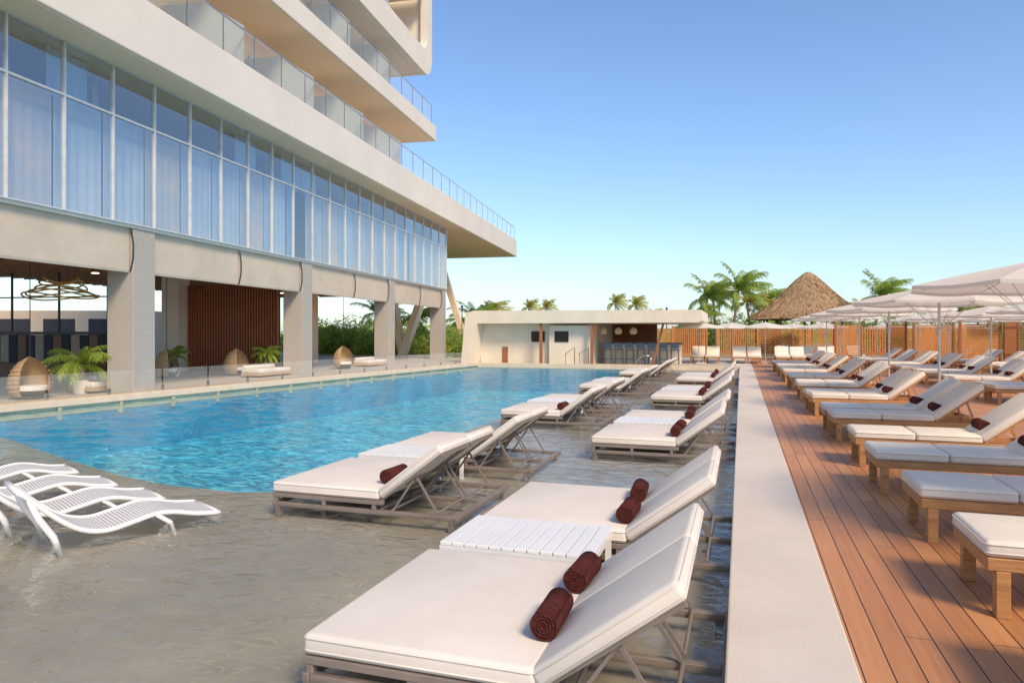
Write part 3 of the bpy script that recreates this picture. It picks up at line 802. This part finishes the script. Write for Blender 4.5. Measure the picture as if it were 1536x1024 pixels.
def stool():
    r = empty('bar_stool')
    b = MB(); b.box(-.2,.2,-.2,.2,.70,.76); b.make('seat', M_stool, r, bevel=.02)
    b = MB(); b.box(-.2,.2,-.22,-.18,.8,1.08); b.box(-.2,-.17,-.2,-.16,.76,.8); b.box(.17,.2,-.2,-.16,.76,.8); b.make('backrest', M_stool, r)
    for x in (-.17,.17):
        for y in (-.17,.17):
            l = MB(); l.cyl((x*1.15,y*1.15,0),(x,y,.7),.014,n=6); l.make('leg', M_dark, r)
    b = MB(); b.tube([(-.18,-.18,.25),(.18,-.18,.25),(.18,.18,.25),(-.18,.18,.25)], .01, 5, closed=True); b.make('footrest', M_dark, r)
    return r
sl = stool()
for i in range(7):
    o = sl if i == 0 else dup(sl); o.location = (-6.5+i*.56,35.6,0); tag(o,'slate blue bar stool in front of the bar counter','bar stool','bar stools along the counter')
hx_, hy_ = gp(978,552,WZ)
r = empty('pool_handrail',(hx_,hy_,0),pi); tag(r,'curved stainless steel pool handrail at the water edge','handrail')
for k in (0,.5):
    b = MB(); b.tube([(0,k,-.15),(0,k,.3),(.08,k,.45),(.25,k,.5),(.5,k,.4),(.75,k,.15),(.8,k,-.2)], .018, 8); b.make('rail', M_steel, r, smooth=True)
sr = empty('stair_handrail',(-8.3,33.8,0)); tag(sr,'dark metal handrail beside the bar steps','handrail')
for k in (0,.7):
    b = MB(); b.tube([(k,0,0),(k,0,.55),(k+.45,.0,.85),(k+.45,0,0)], .02, 6); b.make('rail', M_dark, sr)

# ------------------------------------------------------------ fences
def fence(x0,y0,x1,y1,h,lab,pan=2.4):
    L = math.hypot(x1-x0,y1-y0); r = empty('timber_fence',(x0,y0,0),math.atan2(y1-y0,x1-x0)); tag(r,lab,'fence')
    n = int(L/pan)
    for i in range(n):
        b = MB(); a = i*pan+.06
        if i%3 == 1:
            k = 0
            while .15+k*.11 < h-.1: b.box(a,a+pan-.12,-.015,.015,.15+k*.11,.22+k*.11); k += 1
        else:
            k = 0
            while k*.13 < pan-.2: b.box(a+k*.13,a+k*.13+.075,-.015,.015,.06,h-.05+random.uniform(-.02,.02)); k += 1
            b.box(a,a+pan-.12,.016,.05,.4,.48); b.box(a,a+pan-.12,.016,.05,h-.5,h-.42)
        b.make('panel', M_fence, r)
        b = MB(); b.box(i*pan-.055,i*pan+.055,-.06,.06,0,h+.05); b.make('post', M_fence, r)
fence(-1.4,46,14,44.5,2.0,'orange-brown slatted timber fence behind the loungers')
fence(13.5,44,12.3,24,2.35,'tall orange-brown slatted timber fence along the deck')
fence(-9,47,-1.6,46.1,2.0,'slatted timber fence beside the pool bar')
for i,(px,d,wd) in enumerate(((1272,36,1.2),(1345,34,.8),(1400,36,1.8),(1470,32,1.6))):
    x,y = at(px,d); r = empty('timber_privacy_screen',(x,y,0)); tag(r,'tall orange timber privacy screen between loungers','screen','timber privacy screens on the deck')
    b = MB(); k = 0
    while k*.1 < 1.9: b.box(-wd/2,wd/2,-.02,.02,.1+k*.1,.175+k*.1); k += 1
    b.make('slats', M_fence, r); 
    for q in (-wd/2,wd/2):
        b = MB(); b.box(q-.05,q+.05,-.05,.05,0,2.15); b.make('post', M_rust, r)

# ------------------------------------------------------------ thatched hut
hx,hy = at(1212,58); ph = empty('thatched_hut',(hx,hy,0)); tag(ph,'round hut with conical palm thatch roof behind the fence','hut')
b = MB(); ra = random.Random(3)
def rprof(t_):
    R_ = 4.35*(1-t_)*(1-.12*sin(pi*min(1,t_*1.05)))+.18
    return R_, 3.0+3.65*t_
b.lathe([(rprof(i/12)[0]*.97, rprof(i/12)[1]) for i in range(13)], 32)
for i in range(8000):
    t_ = ra.random()**1.25*.97+.02
    r1,z1 = rprof(t_); t2 = t_-.10; r2,z2 = rprof(max(t2,0)); z2 -= 0 if t2 >= 0 else .22
    if t2 < 0: r2 += .15
    a = ra.random()*2*pi; w_ = .025+.035*ra.random(); off = .03+.10*ra.random()
    da = w_/max(r1,.3)
    p1 = Vector((r1*cos(a-da),r1*sin(a-da),z1+.02)); p2 = Vector((r1*cos(a+da),r1*sin(a+da),z1+.02))
    a2 = a+ra.uniform(-.04,.04); R2 = r2+off
    p3 = Vector((R2*cos(a2+da*.6),R2*sin(a2+da*.6),z2-ra.uniform(0,.12))); p4 = Vector((R2*cos(a2-da*.6),R2*sin(a2-da*.6),z2-ra.uniform(0,.12)))
    b.poly([p1,p2,p3,p4])
b.make('thatch_roof', M_thatch, ph, recalc=False)
for i in range(8):
    a = 2*pi*i/8; c = MB(); c.cyl((3.2*cos(a),3.2*sin(a),0),(3.2*cos(a),3.2*sin(a),3.6),.1,n=8); c.make('post', M_trunk, ph)

# ------------------------------------------------------------ palms
def palm_mesh(seed, hgt, nf=18, L=2.2, lean=.1, wind=(.0,0), droop=.12, lw=.02):
    rr = random.Random(seed); tr = MB(); pts = []
    for i in range(10): t_ = i/9; pts.append((lean*hgt*t_*t_,0,hgt*t_))
    tr.tube(pts, [.15-.06*i/9+.012*(i%2) for i in range(10)], 9)
    top = Vector(pts[-1]); cr = MB()
    for f in range(nf):
        a = 2*pi*f/nf*2.4+rr.uniform(-.2,.2); el = rr.uniform(-.05,1.45); LL = L*rr.uniform(.8,1.15)
        d = Vector((cos(a),sin(a),0)); pos = top.copy(); ang = el; seg = 12
        side = Vector((-sin(a),cos(a),0)); spine = [pos.copy()]
        for i in range(seg):
            dr = (d*cos(ang)+Vector((0,0,1))*sin(ang)+Vector((wind[0],wind[1],0))*1.0*(i/seg)).normalized()
            pos = pos+dr*(LL/seg); ang -= droop+.03*rr.random(); spine.append(pos.copy())
        cr.tube(spine, [.02*(1-.8*i/seg) for i in range(seg+1)], 4)
        for i in range(2,seg+1):
            for q in range(3):
                base = spine[i-1].lerp(spine[i],q/3); tt = (i-1+q/3)/seg
                ll = LL*.30*math.sin(pi*min(1,.12+tt*.85))**.6*rr.uniform(.75,1.15)
                fw = (spine[i]-spine[i-1]).normalized()
                for sg in (-1,1):
                    tip = base+side*sg*ll*.6+fw*ll*.6+Vector((wind[0],wind[1],0))*ll*.3+Vector((0,0,-ll*rr.uniform(.3,.9)))
                    mid = base.lerp(tip,.5)+Vector((0,0,ll*.07)); w_ = fw*lw
                    cr.poly([base-w_,mid-w_*1.3,tip,mid+w_*1.3,base+w_])
    return tr, cr
palms = []
for sd_,h_,nf_,L_,ln,wd_,ml in ((1,5.0,21,2.9,.08,(.7,.1),M_leaf),(2,6.0,18,2.6,-.06,(.8,0),M_leafy),(3,4.2,21,3.0,.12,(.6,.3),M_leaf)):
    tr, cr = palm_mesh(sd_,h_,nf_,L_,ln,wd_,droop=.10,lw=.028); r = empty('palm_tree'); tr.make('trunk',M_trunk,r,smooth=True); cr.make('crown',ml,r,recalc=False); palms.append([r,False])
PL = [(1054,56,4.4,0),(1074,60,5.0,1),(1100,54,4.9,0),(1126,60,4.2,1),(1144,62,4.2,0),(1160,64,3.8,2),(1312,54,4.5,0),(1298,66,4.0,1),(1338,60,4.0,0),
      (925,80,5.0,1),(955,82,4.9,1),(705,62,3.1,0),(738,64,3.3,1),(795,85,4.7,1),(820,88,4.8,1),(1032,60,3.0,2),(1420,60,3.4,0),(560,64,3.5,0),(615,60,2.9,2),(1470,64,3.6,1),(985,84,3.6,1),(690,55,2.6,2)]
hts = (5.0,6.0,4.2)
for px,d,h_,k in PL:
    x,y = at(px,d); r,used = palms[k]
    o = dup(r) if used else r; palms[k][1] = True
    s = h_/hts[k]; xs = .88 if d < 75 else .6; o.location = (x,y,-.06); o.rotation_euler = (0,0,random.uniform(-.5,.5)); o.scale = (xs,xs,max(s,.62))
    tag(o,'wind-blown coconut palm with feathery green fronds','palm tree','palm trees around the resort')
for i,(px,d,s) in enumerate(((120,18,.42),(400,27,.3),(262,25,.25))):
    x,y = at(px,d); r = empty('potted_palm',(x,y,0),i*1.1); tag(r,'bushy green potted palm on the terrace','potted plant','potted palms on the terrace')
    tr, cr = palm_mesh(20+i,.5,20,1.0 if i == 0 else .62,0,lw=.009); cr.make('leaves',M_leaf,r,recalc=False).location = (0,0,.25); tr.make('trunk',M_trunk,r).location = (0,0,.25)
    b = MB(); b.lathe([(.02,0),(.15,0),(.19,.35),(.17,.35),(.14,.3),(.02,.3)],18); b.make('pot',M_fascia,r,smooth=False)
def bush(seed, n=2600, cl=14):
    rr = random.Random(seed); b = MB(); cs = [(Vector((rr.uniform(-1,1),rr.uniform(-.7,.7),rr.uniform(.25,.95))),rr.uniform(.28,.55)) for _ in range(cl)]
    for i in range(n):
        c,R_ = cs[rr.randrange(cl)]
        d = Vector((rr.gauss(0,1),rr.gauss(0,1),rr.gauss(0,1))).normalized()*R_*rr.uniform(.6,1.08); p = c+d
        if p.z < 0: p.z = abs(p.z)*.5
        u = Vector((rr.gauss(0,1),rr.gauss(0,1),rr.gauss(0,.7))).normalized(); v = u.cross(Vector((rr.gauss(0,1),rr.gauss(0,1),rr.gauss(0,1)))).normalized(); s = rr.uniform(.035,.075)
        b.poly([p-u*s,p-v*s*.45,p+u*s,p+v*s*.45])
    return b
bs = [bush(31).make('shrub',M_bush,recalc=False), bush(32,2400,10).make('shrub',M_bush,recalc=False)]; ub = [False,False]
def put_bush(px,d,s,sz):
    k = random.randrange(2); o = bs[k] if not ub[k] else dup(bs[k]); ub[k] = True
    x,y = at(px,d); o.location = (x,y,-.06); o.scale = (s,s,sz); o.rotation_euler = (0,0,random.random()*6)
    tag(o,'dense green tropical shrub in the garden','shrub','shrubs around the resort')
for i in range(24): put_bush(455+i*10+random.uniform(-6,6), random.uniform(50,64), random.uniform(1.5,2.2), random.uniform(.9,2.2))
for i in range(8): put_bush(672+i*4, random.uniform(44,50), random.uniform(.7,1.1), random.uniform(1.0,1.6))
for i in range(8): put_bush(random.uniform(1020,1170), random.uniform(56,66), 1.7, random.uniform(1.9,2.5))
for i in range(8): put_bush(random.uniform(1280,1560), random.uniform(52,66), 1.7, random.uniform(1.8,2.5))
for i in range(8): put_bush(random.uniform(0,200), random.uniform(60,75), 2.2, random.uniform(1.3,2.2))
b = MB(); rr = random.Random(5)
for i in range(9000):
    a = rr.uniform(-1.1,.9); d = rr.uniform(120,160); p = Vector((sin(a)*d,cos(a)*d,rr.random()**1.5*(3.0+1.1*sin(a*23)+.8*sin(a*61))))
    s = rr.uniform(.3,.8); u = Vector((cos(a),-sin(a),0)); v = Vector((0,0,1)); th = rr.random()*3
    u2 = u*cos(th)+v*sin(th); v2 = v*cos(th)-u*sin(th)
    b.poly([p-u2*s,p-v2*s*.5,p+u2*s,p+v2*s*.5])
o = b.make('distant_scrub', M_bush, recalc=False); o["kind"] = "stuff"; o["label"] = 'distant belt of green coastal scrub'; o["category"] = 'vegetation'
for px,d in ((693,48),(1000,52)):
    x,y = at(px,d); r = empty('lamp_post',(x,y,0)); tag(r,'slim dark garden lamp post near the pool bar','lamp post','garden lamp posts')
    b = MB(); b.cyl((0,0,0),(0,0,3.3),.04,.03); b.make('pole',M_dark,r); b = MB(); b.cyl((0,0,3.3),(0,0,3.5),.1,.06); b.make('lamp_head',M_dark,r)
